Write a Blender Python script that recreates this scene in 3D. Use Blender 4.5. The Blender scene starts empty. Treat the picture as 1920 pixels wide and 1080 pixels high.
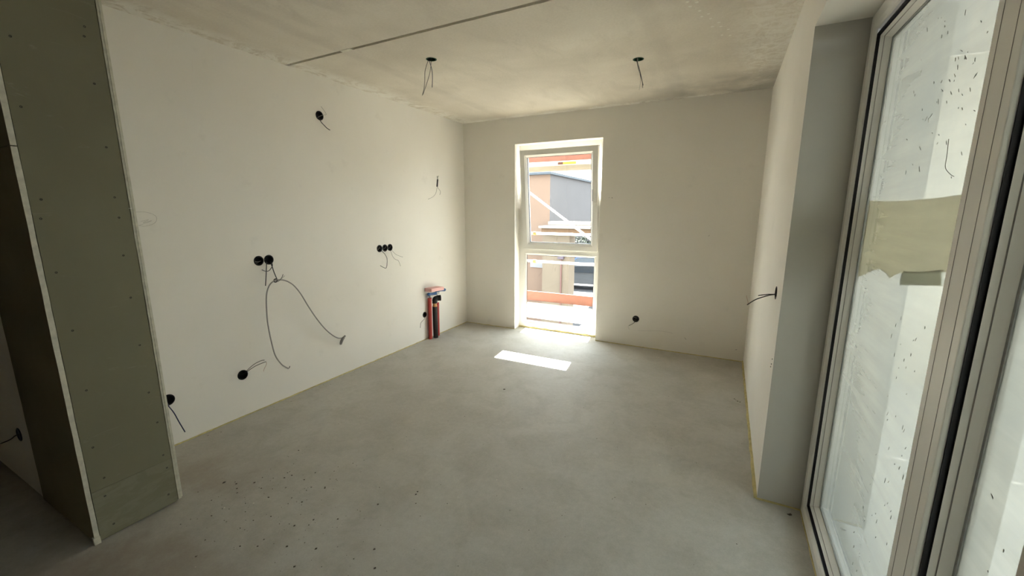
import bpy, bmesh, math, random
from mathutils import Vector, Matrix, noise
random.seed(7)
S = bpy.context.scene
COL = S.collection
R = math.radians

# ---------------------------------------------------------------- camera, world, sun, exposure
EXPOSURE = 1.78
WORLD = 3.9
SUN = 44.0
cam = bpy.data.cameras.new('camera')
cam.sensor_fit = 'HORIZONTAL'; cam.sensor_width = 36.0
cam.lens = 36.0 * 769.54 / 1920.0
cam.clip_start = 0.02; cam.clip_end = 300
co = bpy.data.objects.new('camera', cam); COL.objects.link(co)
co.matrix_world = Matrix(((0.888268, -0.084528, 0.451482, 3.0833),
                          (0.459326, 0.163043, -0.873176, -4.6056),
                          (0.000197, 0.982991, 0.183652, 1.5077),
                          (0, 0, 0, 1)))
S.camera = co
w = bpy.data.worlds.new('sky'); S.world = w; w.use_nodes = True
wt = w.node_tree; wt.nodes.clear()
wo = wt.nodes.new('ShaderNodeOutputWorld'); wb = wt.nodes.new('ShaderNodeBackground')
tc = wt.nodes.new('ShaderNodeTexCoord'); nz = wt.nodes.new('ShaderNodeTexNoise')
cr = wt.nodes.new('ShaderNodeValToRGB')
nz.inputs['Scale'].default_value = 1.6; nz.inputs['Detail'].default_value = 5
cr.color_ramp.elements[0].position = .35; cr.color_ramp.elements[0].color = (0.72, 0.87, 1.0, 1)
cr.color_ramp.elements[1].position = .70; cr.color_ramp.elements[1].color = (0.96, 0.97, 0.96, 1)
wt.links.new(tc.outputs['Generated'], nz.inputs['Vector'])
wt.links.new(nz.outputs['Fac'], cr.inputs['Fac'])
wt.links.new(cr.outputs['Color'], wb.inputs['Color'])
wb.inputs['Strength'].default_value = WORLD
wt.links.new(wb.outputs['Background'], wo.inputs['Surface'])
sl = bpy.data.lights.new('sun', 'SUN'); sl.energy = SUN; sl.angle = R(0.53); sl.color = (1.0, 0.97, 0.90)
so = bpy.data.objects.new('sun', sl); COL.objects.link(so)
so.location = (0, 6, 12)
# rays travel 0.12 in +x and 0.565/1.0 in -y per metre of fall
so.rotation_euler = Vector((0.075, -0.565, -1.0)).to_track_quat('-Z', 'Y').to_euler()
S.view_settings.view_transform = 'Standard'; S.view_settings.look = 'None'
S.view_settings.exposure = EXPOSURE; S.view_settings.gamma = 1.0
S.view_settings.use_curve_mapping = False
S.cycles.max_bounces = 14; S.cycles.diffuse_bounces = 9; S.cycles.transparent_max_bounces = 16
S.cycles.sample_clamp_indirect = 25.0
S.cycles.use_denoising = True

# ---------------------------------------------------------------- helpers
def tag(o, label=None, cat=None, group=None, kind=None):
    if label: o['label'] = label
    if cat: o['category'] = cat
    if group: o['group'] = group
    if kind: o['kind'] = kind
    return o
def origin_of(p):
    v = Vector((0, 0, 0))
    while p is not None:
        v += p.location; p = p.parent
    return v
def obj(name, bm, mat, parent=None, smooth=False, origin=None):
    """link bm (in world coordinates) as one mesh object"""
    if parent is not None:
        off = origin_of(parent)
    elif origin is not None:
        off = Vector(origin)
    else:
        xs = [v.co for v in bm.verts]
        lo = Vector((min(c.x for c in xs), min(c.y for c in xs), min(c.z for c in xs)))
        hi = Vector((max(c.x for c in xs), max(c.y for c in xs), max(c.z for c in xs)))
        off = Vector(((lo.x + hi.x) / 2, (lo.y + hi.y) / 2, lo.z))
    bmesh.ops.translate(bm, verts=bm.verts, vec=-off)
    bmesh.ops.recalc_face_normals(bm, faces=bm.faces)
    me = bpy.data.meshes.new(name); bm.to_mesh(me); bm.free()
    mats = mat if isinstance(mat, (list, tuple)) else [mat]
    for m in mats: me.materials.append(m)
    if smooth:
        for p in me.polygons: p.use_smooth = True
    o = bpy.data.objects.new(name, me); COL.objects.link(o)
    if parent is not None: o.parent = parent
    else: o.location = off
    return o
def empty(name, loc, label, cat, group=None):
    o = bpy.data.objects.new(name, None); COL.objects.link(o); o.location = loc
    o.empty_display_size = .05
    return tag(o, label, cat, group)
def struct(o, label, cat):
    return tag(o, label, cat, None, 'structure')
def B(): return bmesh.new()
def box(bm, x0, x1, y0, y1, z0, z1, bev=0, mi=0):
    vs = [bm.verts.new((x, y, z)) for x in (x0, x1) for y in (y0, y1) for z in (z0, z1)]
    fs = []
    for q in ((0, 1, 3, 2), (4, 6, 7, 5), (0, 4, 5, 1), (2, 3, 7, 6), (0, 2, 6, 4), (1, 5, 7, 3)):
        f = bm.faces.new([vs[i] for i in q]); f.material_index = mi; fs.append(f)
    if bev:
        es = set(e for f in fs for e in f.edges)
        bmesh.ops.bevel(bm, geom=list(es), offset=bev, segments=2, affect='EDGES', profile=.6)
    return bm
def smoothpath(pts, n=6):
    P = [Vector(p) for p in pts]
    if len(P) < 3: return P
    out = []
    for i in range(len(P) - 1):
        p0 = P[max(i - 1, 0)]; p1 = P[i]; p2 = P[i + 1]; p3 = P[min(i + 2, len(P) - 1)]
        for k in range(n):
            t = k / n
            out.append(.5 * ((2 * p1) + (p2 - p0) * t + (2 * p0 - 5 * p1 + 4 * p2 - p3) * t * t + (3 * p1 - p0 - 3 * p2 + p3) * t ** 3))
    out.append(P[-1]); return out
def tube(bm, pts, r, seg=8, smooth_n=6, radii=None, mi=0, caps=True):
    P = smoothpath(pts, smooth_n) if smooth_n else [Vector(p) for p in pts]
    rings = []; up = None
    for i, p in enumerate(P):
        d = (P[min(i + 1, len(P) - 1)] - P[max(i - 1, 0)])
        if d.length < 1e-9: d = Vector((0, 0, 1))
        d.normalize()
        if up is None:
            up = d.cross(Vector((0.3, 0.2, 1))).normalized()
        up = (up - d * up.dot(d)).normalized(); sd = d.cross(up)
        rr = r if radii is None else radii[min(int(i * len(radii) / len(P)), len(radii) - 1)]
        rings.append([bm.verts.new(p + (up * math.cos(a) + sd * math.sin(a)) * rr) for a in [2 * math.pi * k / seg for k in range(seg)]])
    for a, b in zip(rings, rings[1:]):
        for k in range(seg):
            f = bm.faces.new((a[k], a[(k + 1) % seg], b[(k + 1) % seg], b[k])); f.material_index = mi
    if caps:
        bm.faces.new(rings[0]); bm.faces.new(rings[-1][::-1])
    return bm
def lathe(bm, base, axis, prof, seg=24, close=True, mi=0):
    """prof: (distance along axis, radius)"""
    ax = Vector(axis).normalized(); u = ax.orthogonal().normalized(); v = ax.cross(u)
    base = Vector(base); rings = []
    for t, r in prof:
        rings.append([bm.verts.new(base + ax * t + (u * math.cos(2 * math.pi * k / seg) + v * math.sin(2 * math.pi * k / seg)) * r) for k in range(seg)])
    for a, b in zip(rings, rings[1:]):
        for k in range(seg):
            f = bm.faces.new((a[k], a[(k + 1) % seg], b[(k + 1) % seg], b[k])); f.material_index = mi
    if close:
        bm.faces.new(rings[0]); bm.faces.new(rings[-1][::-1])
    return bm
def ring_profile(bm, to3, u0, u1, v0, v1, prof, mi=None):
    """mitred frame: prof = (inset, depth) pairs; to3(u, v, d) -> point"""
    loops = []
    for ins, d in prof:
        loops.append([bm.verts.new(to3(u, v, d)) for u, v in ((u0 + ins, v0 + ins), (u1 - ins, v0 + ins), (u1 - ins, v1 - ins), (u0 + ins, v1 - ins))])
    for j, (a, b) in enumerate(zip(loops, loops[1:])):
        for k in range(4):
            f = bm.faces.new((a[k], a[(k + 1) % 4], b[(k + 1) % 4], b[k]))
            if mi: f.material_index = mi[j]
    return bm

# ---------------------------------------------------------------- materials
def newmat(name):
    m = bpy.data.materials.new(name); m.use_nodes = True
    nt = m.node_tree; nt.nodes.clear()
    out = nt.nodes.new('ShaderNodeOutputMaterial')
    return m, nt, out
def N(nt, t, **k):
    n = nt.nodes.new(t)
    for a, b in k.items():
        if a.startswith('i_'): n.inputs[a[2:].replace('_', ' ')].default_value = b
        else: setattr(n, a, b)
    return n
def c4(c): return (c[0], c[1], c[2], 1)
def noise_n(nt, vec, scale, detail=4, rough=.55, dist=0.0):
    n = N(nt, 'ShaderNodeTexNoise'); n.inputs['Scale'].default_value = scale
    n.inputs['Detail'].default_value = detail; n.inputs['Roughness'].default_value = rough
    n.inputs['Distortion'].default_value = dist
    nt.links.new(vec, n.inputs['Vector']); return n.outputs['Fac']
def mapping(nt, src, scale=(1, 1, 1), rot=(0, 0, 0), loc=(0, 0, 0)):
    m = N(nt, 'ShaderNodeMapping'); m.inputs['Scale'].default_value = scale
    m.inputs['Rotation'].default_value = rot; m.inputs['Location'].default_value = loc
    nt.links.new(src, m.inputs['Vector']); return m.outputs['Vector']
def ramp(nt, fac, stops):
    r = N(nt, 'ShaderNodeValToRGB'); e = r.color_ramp.elements
    while len(e) < len(stops): e.new(.5)
    for k, (p, c) in enumerate(stops):
        e[k].position = p; e[k].color = c4(c) if len(c) == 3 else c
    nt.links.new(fac, r.inputs['Fac']); return r.outputs['Color']
def mixc(nt, fac, a, b, mode='MIX'):
    m = N(nt, 'ShaderNodeMix'); m.data_type = 'RGBA'; m.blend_type = mode
    for s, v in ((0, fac), (6, a), (7, b)):
        if hasattr(v, 'is_linked') or hasattr(v, 'links'): nt.links.new(v, m.inputs[s])
        else: m.inputs[s].default_value = v if s == 0 else c4(v)
    return m.outputs[2]
def math_n(nt, op, a, b=None, c=None):
    m = N(nt, 'ShaderNodeMath'); m.operation = op; m.use_clamp = False
    for i, v in enumerate((a, b, c)):
        if v is None: continue
        if hasattr(v, 'links'): nt.links.new(v, m.inputs[i])
        else: m.inputs[i].default_value = v
    return m.outputs[0]
def mrange(nt, v, a, b, c=0., d=1.):
    m = N(nt, 'ShaderNodeMapRange'); m.interpolation_type = 'SMOOTHSTEP'
    nt.links.new(v, m.inputs[0])
    for i, x in enumerate((a, b, c, d)): m.inputs[i + 1].default_value = x
    return m.outputs[0]
def objvec(nt): return N(nt, 'ShaderNodeTexCoord').outputs['Object']
def posvec(nt): return N(nt, 'ShaderNodeNewGeometry').outputs['Position']
def finish(nt, out, col, rough=.6, bump=None, bstr=.2, bdist=.002, metal=0, spec=.5):
    p = N(nt, 'ShaderNodeBsdfPrincipled')
    if hasattr(col, 'links'): nt.links.new(col, p.inputs['Base Color'])
    else: p.inputs['Base Color'].default_value = c4(col)
    p.inputs['Roughness'].default_value = rough; p.inputs['Metallic'].default_value = metal
    p.inputs['Specular IOR Level'].default_value = spec
    if bump is not None:
        b = N(nt, 'ShaderNodeBump'); b.inputs['Strength'].default_value = bstr; b.inputs['Distance'].default_value = bdist
        nt.links.new(bump, b.inputs['Height']); nt.links.new(b.outputs[0], p.inputs['Normal'])
    nt.links.new(p.outputs[0], out.inputs['Surface']); return p
def pm(name, col, rough=.6, var=.12, scale=9, bump=0, metal=0, spec=.4):
    m, nt, out = newmat(name); v = objvec(nt)
    n = noise_n(nt, v, scale)
    c = ramp(nt, n, [(.3, tuple(x * (1 - var) for x in col)), (.7, tuple(min(1, x * (1 + var)) for x in col))])
    finish(nt, out, c, rough, n if bump else None, bump, .002, metal, spec); return m

def plaster():
    m, nt, out = newmat('white_plaster'); v = posvec(nt)
    big = noise_n(nt, v, .9, 3); mid = noise_n(nt, v, 4.5, 6, .6); fine = noise_n(nt, v, 90, 3)
    c = ramp(nt, big, [(.3, (.765, .735, .675)), (.7, (.81, .785, .735))])
    sm = math_n(nt, 'MULTIPLY', mrange(nt, mid, .60, .74), .16)          # faint grey rub marks
    c = mixc(nt, sm, c, (.50, .48, .44))
    vv = mapping(nt, v, (1, 1, .35)); st = noise_n(nt, vv, 14, 6, .7, .6)
    c = mixc(nt, math_n(nt, 'MULTIPLY', mrange(nt, st, .67, .78), .16), c, (.45, .43, .40))
    h = math_n(nt, 'ADD', math_n(nt, 'MULTIPLY', mid, .6), math_n(nt, 'MULTIPLY', fine, .15))
    finish(nt, out, c, .75, h, .18, .004, spec=.25); return m
def screed():
    m, nt, out = newmat('cement_screed'); v = posvec(nt)
    a = noise_n(nt, v, .75, 4, .5); b = noise_n(nt, v, 4.0, 7, .62, .4); f = noise_n(nt, v, 120, 3, .6)
    g = noise_n(nt, v, 32, 4, .6)
    c = ramp(nt, a, [(.32, (.43, .408, .358)), (.5, (.49, .475, .430)), (.68, (.55, .542, .505))])
    c = mixc(nt, math_n(nt, 'MULTIPLY', mrange(nt, b, .40, .68), .6), c, (.375, .352, .30))
    w2 = noise_n(nt, v, 1.9, 5, .6, .9)
    c = mixc(nt, math_n(nt, 'MULTIPLY', mrange(nt, w2, .52, .70), .35), c, (.62, .61, .565))
    c = mixc(nt, .20, c, ramp(nt, f, [(.3, (.24, .225, .19)), (.7, (.50, .48, .42))]))
    c = mixc(nt, .14, c, ramp(nt, g, [(.35, (.26, .24, .20)), (.65, (.50, .48, .43))]))
    # rusty brown dirt trodden in near the cladding
    sx = N(nt, 'ShaderNodeSeparateXYZ'); nt.links.new(v, sx.inputs[0])
    near = math_n(nt, 'MULTIPLY', mrange(nt, sx.outputs[1], -2.9, -3.8), mrange(nt, sx.outputs[0], 2.4, .6))
    d = noise_n(nt, v, 2.1, 5, .6)
    c = mixc(nt, math_n(nt, 'MULTIPLY', math_n(nt, 'MULTIPLY', near, mrange(nt, d, .42, .62)), .45), c, (.235, .175, .12))
    # scattered dark specks
    vo = N(nt, 'ShaderNodeTexVoronoi'); vo.inputs['Scale'].default_value = 9; nt.links.new(v, vo.inputs['Vector'])
    sp = mrange(nt, vo.outputs['Distance'], .055, .03)
    sel = N(nt, 'ShaderNodeSeparateColor'); nt.links.new(vo.outputs['Color'], sel.inputs[0])
    sp = math_n(nt, 'MULTIPLY', sp, math_n(nt, 'GREATER_THAN', sel.outputs[0], .86))
    c = mixc(nt, math_n(nt, 'MULTIPLY', sp, .6), c, (.17, .16, .13))
    h = math_n(nt, 'ADD', math_n(nt, 'MULTIPLY', b, .5), math_n(nt, 'MULTIPLY', f, .12))
    finish(nt, out, c, .62, h, .22, .005, spec=.35); return m
def ceiling_mat():
    m, nt, out = newmat('raw_concrete_ceiling'); v = posvec(nt)
    a = noise_n(nt, v, .8, 4, .6, .5); b = noise_n(nt, mapping(nt, v, (1, .4, 1), (0, 0, .5)), 4.5, 7, .65, .5); f = noise_n(nt, v, 70, 3)
    c = ramp(nt, a, [(.3, (.52, .475, .395)), (.55, (.63, .58, .495)), (.72, (.70, .655, .57))])
    c = mixc(nt, math_n(nt, 'MULTIPLY', mrange(nt, b, .45, .7), .4), c, (.47, .43, .36))
    c = mixc(nt, .10, c, ramp(nt, f, [(.3, (.32, .29, .25)), (.7, (.78, .74, .66))]))
    sx = N(nt, 'ShaderNodeSeparateXYZ'); nt.links.new(v, sx.inputs[0])
    X, Y = sx.outputs[0], sx.outputs[1]
    e = noise_n(nt, v, 7, 7, .7, 1.0); e2 = noise_n(nt, v, 2.3, 3)
    # whitish smears of filler along the walls, ragged
    jit = math_n(nt, 'MULTIPLY', math_n(nt, 'SUBTRACT', e2, .5), .16)
    nearl = mrange(nt, math_n(nt, 'ADD', X, jit), .26, .06)
    nearb = mrange(nt, math_n(nt, 'ADD', Y, jit), -.13, -.03)
    nearr = mrange(nt, math_n(nt, 'ADD', X, jit), 2.95, 3.22)
    edge = math_n(nt, 'MAXIMUM', nearl, nearb)
    sm = math_n(nt, 'MULTIPLY', edge, mrange(nt, e, .40, .54))
    c = mixc(nt, math_n(nt, 'MULTIPLY', sm, .75), c, (.76, .74, .68))
    sr = math_n(nt, 'MULTIPLY', nearr, mrange(nt, noise_n(nt, v, 11, 8, .75, 1.4), .38, .60))
    c = mixc(nt, math_n(nt, 'MULTIPLY', sr, .6), c, (.76, .745, .69))
    corner_shade = math_n(nt, 'MULTIPLY', mrange(nt, X, 1.9, 2.9), mrange(nt, Y, -.80, -.35))  # shade of the back right corner painted in, mottled
    c = mixc(nt, math_n(nt, 'MULTIPLY', math_n(nt, 'MULTIPLY', corner_shade, mrange(nt, e2, .35, .6)), .75), c, (.33, .31, .265))
    # rubbed joint lines of the shuttering boards
    wv = N(nt, 'ShaderNodeTexWave'); wv.inputs['Scale'].default_value = .16; wv.inputs['Distortion'].default_value = .3
    nt.links.new(mapping(nt, v, (1, 0.0, 0), (0, 0, 0), (.37, 0, 0)), wv.inputs['Vector'])
    c = mixc(nt, math_n(nt, 'MULTIPLY', mrange(nt, wv.outputs['Fac'], .985, 1.0), .12), c, (.30, .27, .23))
    # drips and white dabs
    vo = N(nt, 'ShaderNodeTexVoronoi'); vo.inputs['Scale'].default_value = 8; nt.links.new(v, vo.inputs['Vector'])
    sel = N(nt, 'ShaderNodeSeparateColor'); nt.links.new(vo.outputs['Color'], sel.inputs[0])
    sp = math_n(nt, 'MULTIPLY', mrange(nt, vo.outputs['Distance'], .09, .05), math_n(nt, 'GREATER_THAN', sel.outputs[0], .90))
    c = mixc(nt, math_n(nt, 'MULTIPLY', sp, .3), c, (.66, .63, .57))
    h = math_n(nt, 'ADD', b, math_n(nt, 'MULTIPLY', e, .5))
    finish(nt, out, c, .8, h, .2, .006, spec=.2); return m
def green_board(name='green_plasterboard_paper', dust=.35, lo=.60):
    m, nt, out = newmat(name); v = posvec(nt)
    a = noise_n(nt, v, 2.2, 4); f = noise_n(nt, v, 160, 2)
    c = ramp(nt, a, [(.3, (.200, .190, .126)), (.7, (.226, .218, .148))])
    d = noise_n(nt, mapping(nt, v, (1, 2.2, 6), (.35, 0, 0)), 3.2, 6, .7, .8)
    c = mixc(nt, math_n(nt, 'MULTIPLY', mrange(nt, d, lo, lo + .16), dust), c, (.36, .37, .31))
    finish(nt, out, c, .85, f, .05, .001, spec=.15); return m
def glass_clear(name, tint=(.90, .91, .90)):
    m, nt, out = newmat(name)
    tr = N(nt, 'ShaderNodeBsdfTransparent'); tr.inputs[0].default_value = c4(tint)
    gl = N(nt, 'ShaderNodeBsdfGlossy'); gl.inputs['Roughness'].default_value = .0
    fr = N(nt, 'ShaderNodeFresnel'); fr.inputs[0].default_value = 1.45
    mx = N(nt, 'ShaderNodeMixShader')
    ge = N(nt, 'ShaderNodeNewGeometry')
    ff = math_n(nt, 'MULTIPLY', fr.outputs[0], math_n(nt, 'SUBTRACT', 1.0, ge.outputs['Backfacing']))
    nt.links.new(ff, mx.inputs[0]); nt.links.new(tr.outputs[0], mx.inputs[1]); nt.links.new(gl.outputs[0], mx.inputs[2])
    nt.links.new(mx.outputs[0], out.inputs['Surface']); return m
def glass_dusty(name, haze, film=None):
    """pane coated with cement dust and wiping streaks: dust lets light through diffusely"""
    m, nt, out = newmat(name); v = posvec(nt)
    tr = N(nt, 'ShaderNodeBsdfTransparent'); tr.inputs[0].default_value = (.96, .96, .93, 1)
    tl = N(nt, 'ShaderNodeBsdfTranslucent'); df = N(nt, 'ShaderNodeBsdfDiffuse')
    # wiping streaks, long and curved, running obliquely over the pane (pane lies in y-z)
    s1 = noise_n(nt, mapping(nt, v, (0, 1.2, 15), (.55, 0, 0)), 1.7, 6, .65, .35)
    s2 = noise_n(nt, mapping(nt, v, (0, .9, 12), (-.35, 0, 0)), 1.3, 6, .6, .5)
    cl = noise_n(nt, v, 1.5, 5, .6, .3)
    k = math_n(nt, 'ADD', math_n(nt, 'MULTIPLY', s1, .5), math_n(nt, 'MULTIPLY', s2, .5))
    cc = ramp(nt, k, [(.36, (.34, .32, .26)), (.62, (.44, .415, .34))])
    cc = mixc(nt, mrange(nt, cl, .35, .7), cc, (.33, .325, .28))
    nt.links.new(cc, tl.inputs[0]); df.inputs[0].default_value = (.22, .22, .19, 1)
    m1 = N(nt, 'ShaderNodeMixShader'); m1.inputs[0].default_value = .16
    nt.links.new(tl.outputs[0], m1.inputs[1]); nt.links.new(df.outputs[0], m1.inputs[2])
    m2 = N(nt, 'ShaderNodeMixShader')
    hz = math_n(nt, 'ADD', haze - .04, math_n(nt, 'MULTIPLY', cl, .08))
    nt.links.new(hz, m2.inputs[0]); nt.links.new(tr.outputs[0], m2.inputs[1]); nt.links.new(m1.outputs[0], m2.inputs[2])
    gl = N(nt, 'ShaderNodeBsdfGlossy'); gl.inputs['Roughness'].default_value = .03
    fr = N(nt, 'ShaderNodeFresnel'); fr.inputs[0].default_value = 1.5
    m3 = N(nt, 'ShaderNodeMixShader')
    ge = N(nt, 'ShaderNodeNewGeometry')
    ff = math_n(nt, 'MULTIPLY', fr.outputs[0], math_n(nt, 'SUBTRACT', 1.0, ge.outputs['Backfacing']))
    nt.links.new(ff, m3.inputs[0]); nt.links.new(m2.outputs[0], m3.inputs[1]); nt.links.new(gl.outputs[0], m3.inputs[2])
    nt.links.new(m3.outputs[0], out.inputs['Surface']); return m
def film_mat(name, col, trans):
    m, nt, out = newmat(name); v = posvec(nt)
    s = noise_n(nt, mapping(nt, v, (0, .5, 60), (-.03, 0, 0)), 1.2, 5, .6, .2)
    cc = ramp(nt, s, [(.35, tuple(x * .86 for x in col)), (.65, col)])
    tl = N(nt, 'ShaderNodeBsdfTranslucent'); nt.links.new(cc, tl.inputs[0])
    tr = N(nt, 'ShaderNodeBsdfTransparent'); tr.inputs[0].default_value = (.9, .9, .85, 1)
    m2 = N(nt, 'ShaderNodeMixShader'); m2.inputs[0].default_value = trans
    nt.links.new(tl.outputs[0], m2.inputs[1]); nt.links.new(tr.outputs[0], m2.inputs[2])
    nt.links.new(m2.outputs[0], out.inputs['Surface']); return m
def foliage_mat():
    m, nt, out = newmat('tree_foliage'); v = objvec(nt)
    c = ramp(nt, noise_n(nt, v, 3), [(.3, (.012, .017, .010)), (.7, (.03, .04, .022))])
    finish(nt, out, c, .7); return m

M = dict(
    plaster=plaster(), screed=screed(), ceil=ceiling_mat(), green=green_board(), greendust=green_board('dusty_green_paper', .16, .42), glass=glass_clear('window_glass'),
    dusty=glass_dusty('dusty_door_glass', .66), film=film_mat('stuck_film', (.56, .525, .425), .06), tape=film_mat('tape_paper', (.40, .395, .32), .02),
    core=pm('gypsum_core', (.60, .58, .48), .9, .14, 30, .3), darkgreen=pm('green_paper_return', (.235, .215, .135), .9, .08, 4),
    upvc=pm('white_upvc', (.80, .79, .75), .35, .02, 3), gasket=pm('black_rubber', (.012, .012, .02), .5, .1),
    spacer=pm('grey_spacer', (.32, .33, .32), .5, .1, 60), groove=pm('profile_groove', (.36, .34, .32), .7, .1),
    black=pm('black_plastic_box', (.010, .010, .011), .45, .1), navy=pm('navy_plastic_box', (.02, .03, .09), .45, .1),
    greenbox=pm('green_plastic_box', (.012, .075, .035), .5, .1),
    wire=pm('dark_grey_wire', (.055, .055, .055), .5, .1), wireblue=pm('dark_blue_wire', (.035, .035, .085), .45, .1),
    wirelight=pm('pale_grey_wire', (.42, .41, .38), .5, .1), wirered=pm('copper_pink_wire', (.45, .26, .2), .5, .1),
    cable=pm('grey_cable_sheath', (.31, .30, .285), .55, .08),
    red=pm('red_corrugated_sleeve', (.47, .045, .035), .45, .12), blackpipe=pm('black_foam_pipe', (.022, .022, .022), .6, .1),
    steel=pm('galvanised_steel', (.45, .45, .44), .35, .1, 20, 0, .8), brass=pm('orange_brass_ring', (.62, .33, .12), .4, .1),
    bluecap=pm('blue_plastic_plug', (.03, .10, .26), .4, .08), pink=pm('pink_foam', (.78, .46, .44), .85, .05, 40, .2),
    yellowfoam=pm('yellow_edge_foam', (.50, .43, .20), .9, .2, 25, .3), screw=pm('screw_head', (.05, .048, .04), .5, .1, 9, 0, .5),
    chip=pm('dark_crumbs', (.10, .085, .065), .9, .3, 60), paint=pm('pale_flake', (.72, .70, .62), .8, .1),
    scuff=pm('pencil_grey', (.34, .32, .29), .8, .1),
    concrete=pm('pale_concrete', (.50, .49, .46), .85, .1, 3), unfinished=pm('bare_block_wall', (.50, .46, .40), .9, .12, 3),
    toe=pm('red_plywood_toe_board', (0.102, 0.036, 0.023), .7, .14, 9), deck=pm('scaffold_deck', (.42, .385, .30), .7, .08, 6),
    alu=pm('pale_scaffold_tube', (.55, .55, .53), .45, .06), orange=pm('orange_coupler', (.62, .10, .015), .5, .1),
    sticker=pm('yellow_sticker', (.75, .46, .07), .5, .04),
    salmon=pm('salmon_render', (0.134, 0.087, 0.060), .9, .05, 1.2), cream=pm('cream_render', (0.129, 0.099, 0.068), .9, .05, 1.2),
    lilac=pm('pale_grey_render', (0.069, 0.064, 0.064), .9, .05, 1.2), ochre=pm('ochre_fascia', (0.099, 0.054, 0.025), .8, .06),
    bluetile=pm('blue_grey_roof', (0.027, 0.037, 0.058), .7, .08, 6), eave=pm('grey_blue_eave', (0.045, 0.053, 0.061), .7, .08),
    pipe=pm('mauve_downpipe', (0.076, 0.057, 0.069), .6, .05), redpipe=pm('dull_red_pipe', (0.114, 0.054, 0.045), .6, .05),
    winwhite=pm('white_window', (0.170, 0.165, 0.165), .6, .05), darkglass=pm('dark_pane', (.03, .035, .04), .15, .1),
    asphalt=pm('street_paving', (0.045, 0.045, 0.048), .9, .1, 3), blue=pm('blue_car_paint', (0.020, 0.060, 0.170), .3, .03, 2),
    silver=pm('silver_car_paint', (0.085, 0.090, 0.095), .3, .03, 2), tyre=pm('tyre_rubber', (.015, .015, .015), .8, .1),
    ply=pm('plywood_deck_underside', (0.145, 0.119, 0.081), .8, .08), edge=pm('pale_roof_edge', (.20, .18, .15), .8, .05), reveal_grey=pm('grey_reveal', (.50, .485, .44), .85, .05, 2), mortar=pm('dried_mortar', (.22, .21, .18), .9, .2, 60), edge_shade=pm('grey_edge_shade', (.20, .20, .19), .5, .05), leaf=foliage_mat(), bark=pm('tree_bark', (.06, .045, .03), .9, .2, 12), balcony=pm('balcony_slab_concrete', (.42, .42, .41), .85, .1, 3),
    whitewall=pm('white_parapet', (0.627, 0.589, 0.503), .85, .05, 2),
)

# ---------------------------------------------------------------- structure
H = 2.6; W = 3.35; YD = -2.274; DT = 2.292; YE = -4.10; XL = -3.2; YB = -7.2
def cut(o, cutters):
    """subtract a list of bmesh cutters (world coordinates)"""
    bm = bmesh.new()
    for c in cutters:
        me = bpy.data.meshes.new('t'); c.to_mesh(me); c.free(); bm.from_mesh(me); bpy.data.meshes.remove(me)
    bmesh.ops.recalc_face_normals(bm, faces=bm.faces)
    me = bpy.data.meshes.new('cutter'); bm.to_mesh(me); bm.free()
    k = bpy.data.objects.new('cutter', me); COL.objects.link(k)
    md = o.modifiers.new('b', 'BOOLEAN'); md.operation = 'DIFFERENCE'; md.solver = 'EXACT'; md.object = k
    bpy.context.view_layer.update()
    ev = o.evaluated_get(bpy.context.evaluated_depsgraph_get())
    nm = bpy.data.meshes.new_from_object(ev); o.modifiers.clear(); o.data = nm
    bpy.data.objects.remove(k)
def hole(p, ax, r=.0345, depth=.05):
    a = Vector(ax).normalized()
    return lathe(B(), Vector(p) + a * .02, -a, [(0, r), (depth + .02, r)], 28)

left_boxes = [(-2.128, 2.289), (-2.764, 1.144), (-2.687, 1.144), (-1.547, 1.139), (-1.473, 1.139), (-1.401, 1.139),
              (-2.976, .319), (-3.439, .319), (-.894, .306)]
fl = struct(obj('floor', box(B(), XL, 3.56, YB, .145, -.12, 0), M['screed'], origin=(0, 0, 0)), 'grey cement screed floor with dusty mottling and dark specks', 'floor')
# ceiling: two concrete slabs with an open joint between them
c0 = bpy.data.objects.new('ceiling', None); COL.objects.link(c0); c0.location = (0, 0, H)
struct(c0, 'raw concrete slab ceiling with an open joint and filler smears', 'ceiling')
def slab(ya, yb, ragged_lo, ragged_hi):
    bm = B(); n = 150; lo = []; hi = []
    xs = [XL + (3.9 - XL) * i / n for i in range(n + 1)]
    for x in xs:
        j0 = (noise.noise(Vector((x * 14, 0, 3))) * .004) if ragged_lo else 0
        j1 = (noise.noise(Vector((x * 14, 5, 3))) * .004) if ragged_hi else 0
        lo.append((x, ya + j0)); hi.append((x, yb + j1))
    r = [[bm.verts.new((p[0], p[1], z)) for p in L] for L, z in ((lo, H), (hi, H), (hi, H + .2), (lo, H + .2))]
    for a, b in ((0, 1), (1, 2), (2, 3), (3, 0)):
        for i in range(n): bm.faces.new((r[a][i], r[a][i + 1], r[b][i + 1], r[b][i]))
    bm.faces.new([q[0] for q in r]); bm.faces.new([q[-1] for q in r][::-1])
    return bm
YJ = -2.388
bmc = slab(YJ + .014, .36, True, False)
s1 = obj('concrete_slab', bmc, M['ceil'], c0)
s2 = obj('concrete_slab', slab(YB, YJ - .014, False, True), M['ceil'], c0)
obj('joint_bed', box(B(), XL, 3.9, YJ - .05, YJ + .05, H + .014, H + .06), M['concrete'], c0)
bm = B(); box(bm, .60, .70, YJ - .016, YJ + .016, H - .0015, H + .03, .001)
tag(obj('filler_patch', bm, M['core'], c0), 'cream filler bridging the joint')
cut(s1, [hole((1.066, -1.987, H), (0, 0, -1), .037, .05), hole((2.409, -1.294, H), (0, 0, -1), .037, .05)])

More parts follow.
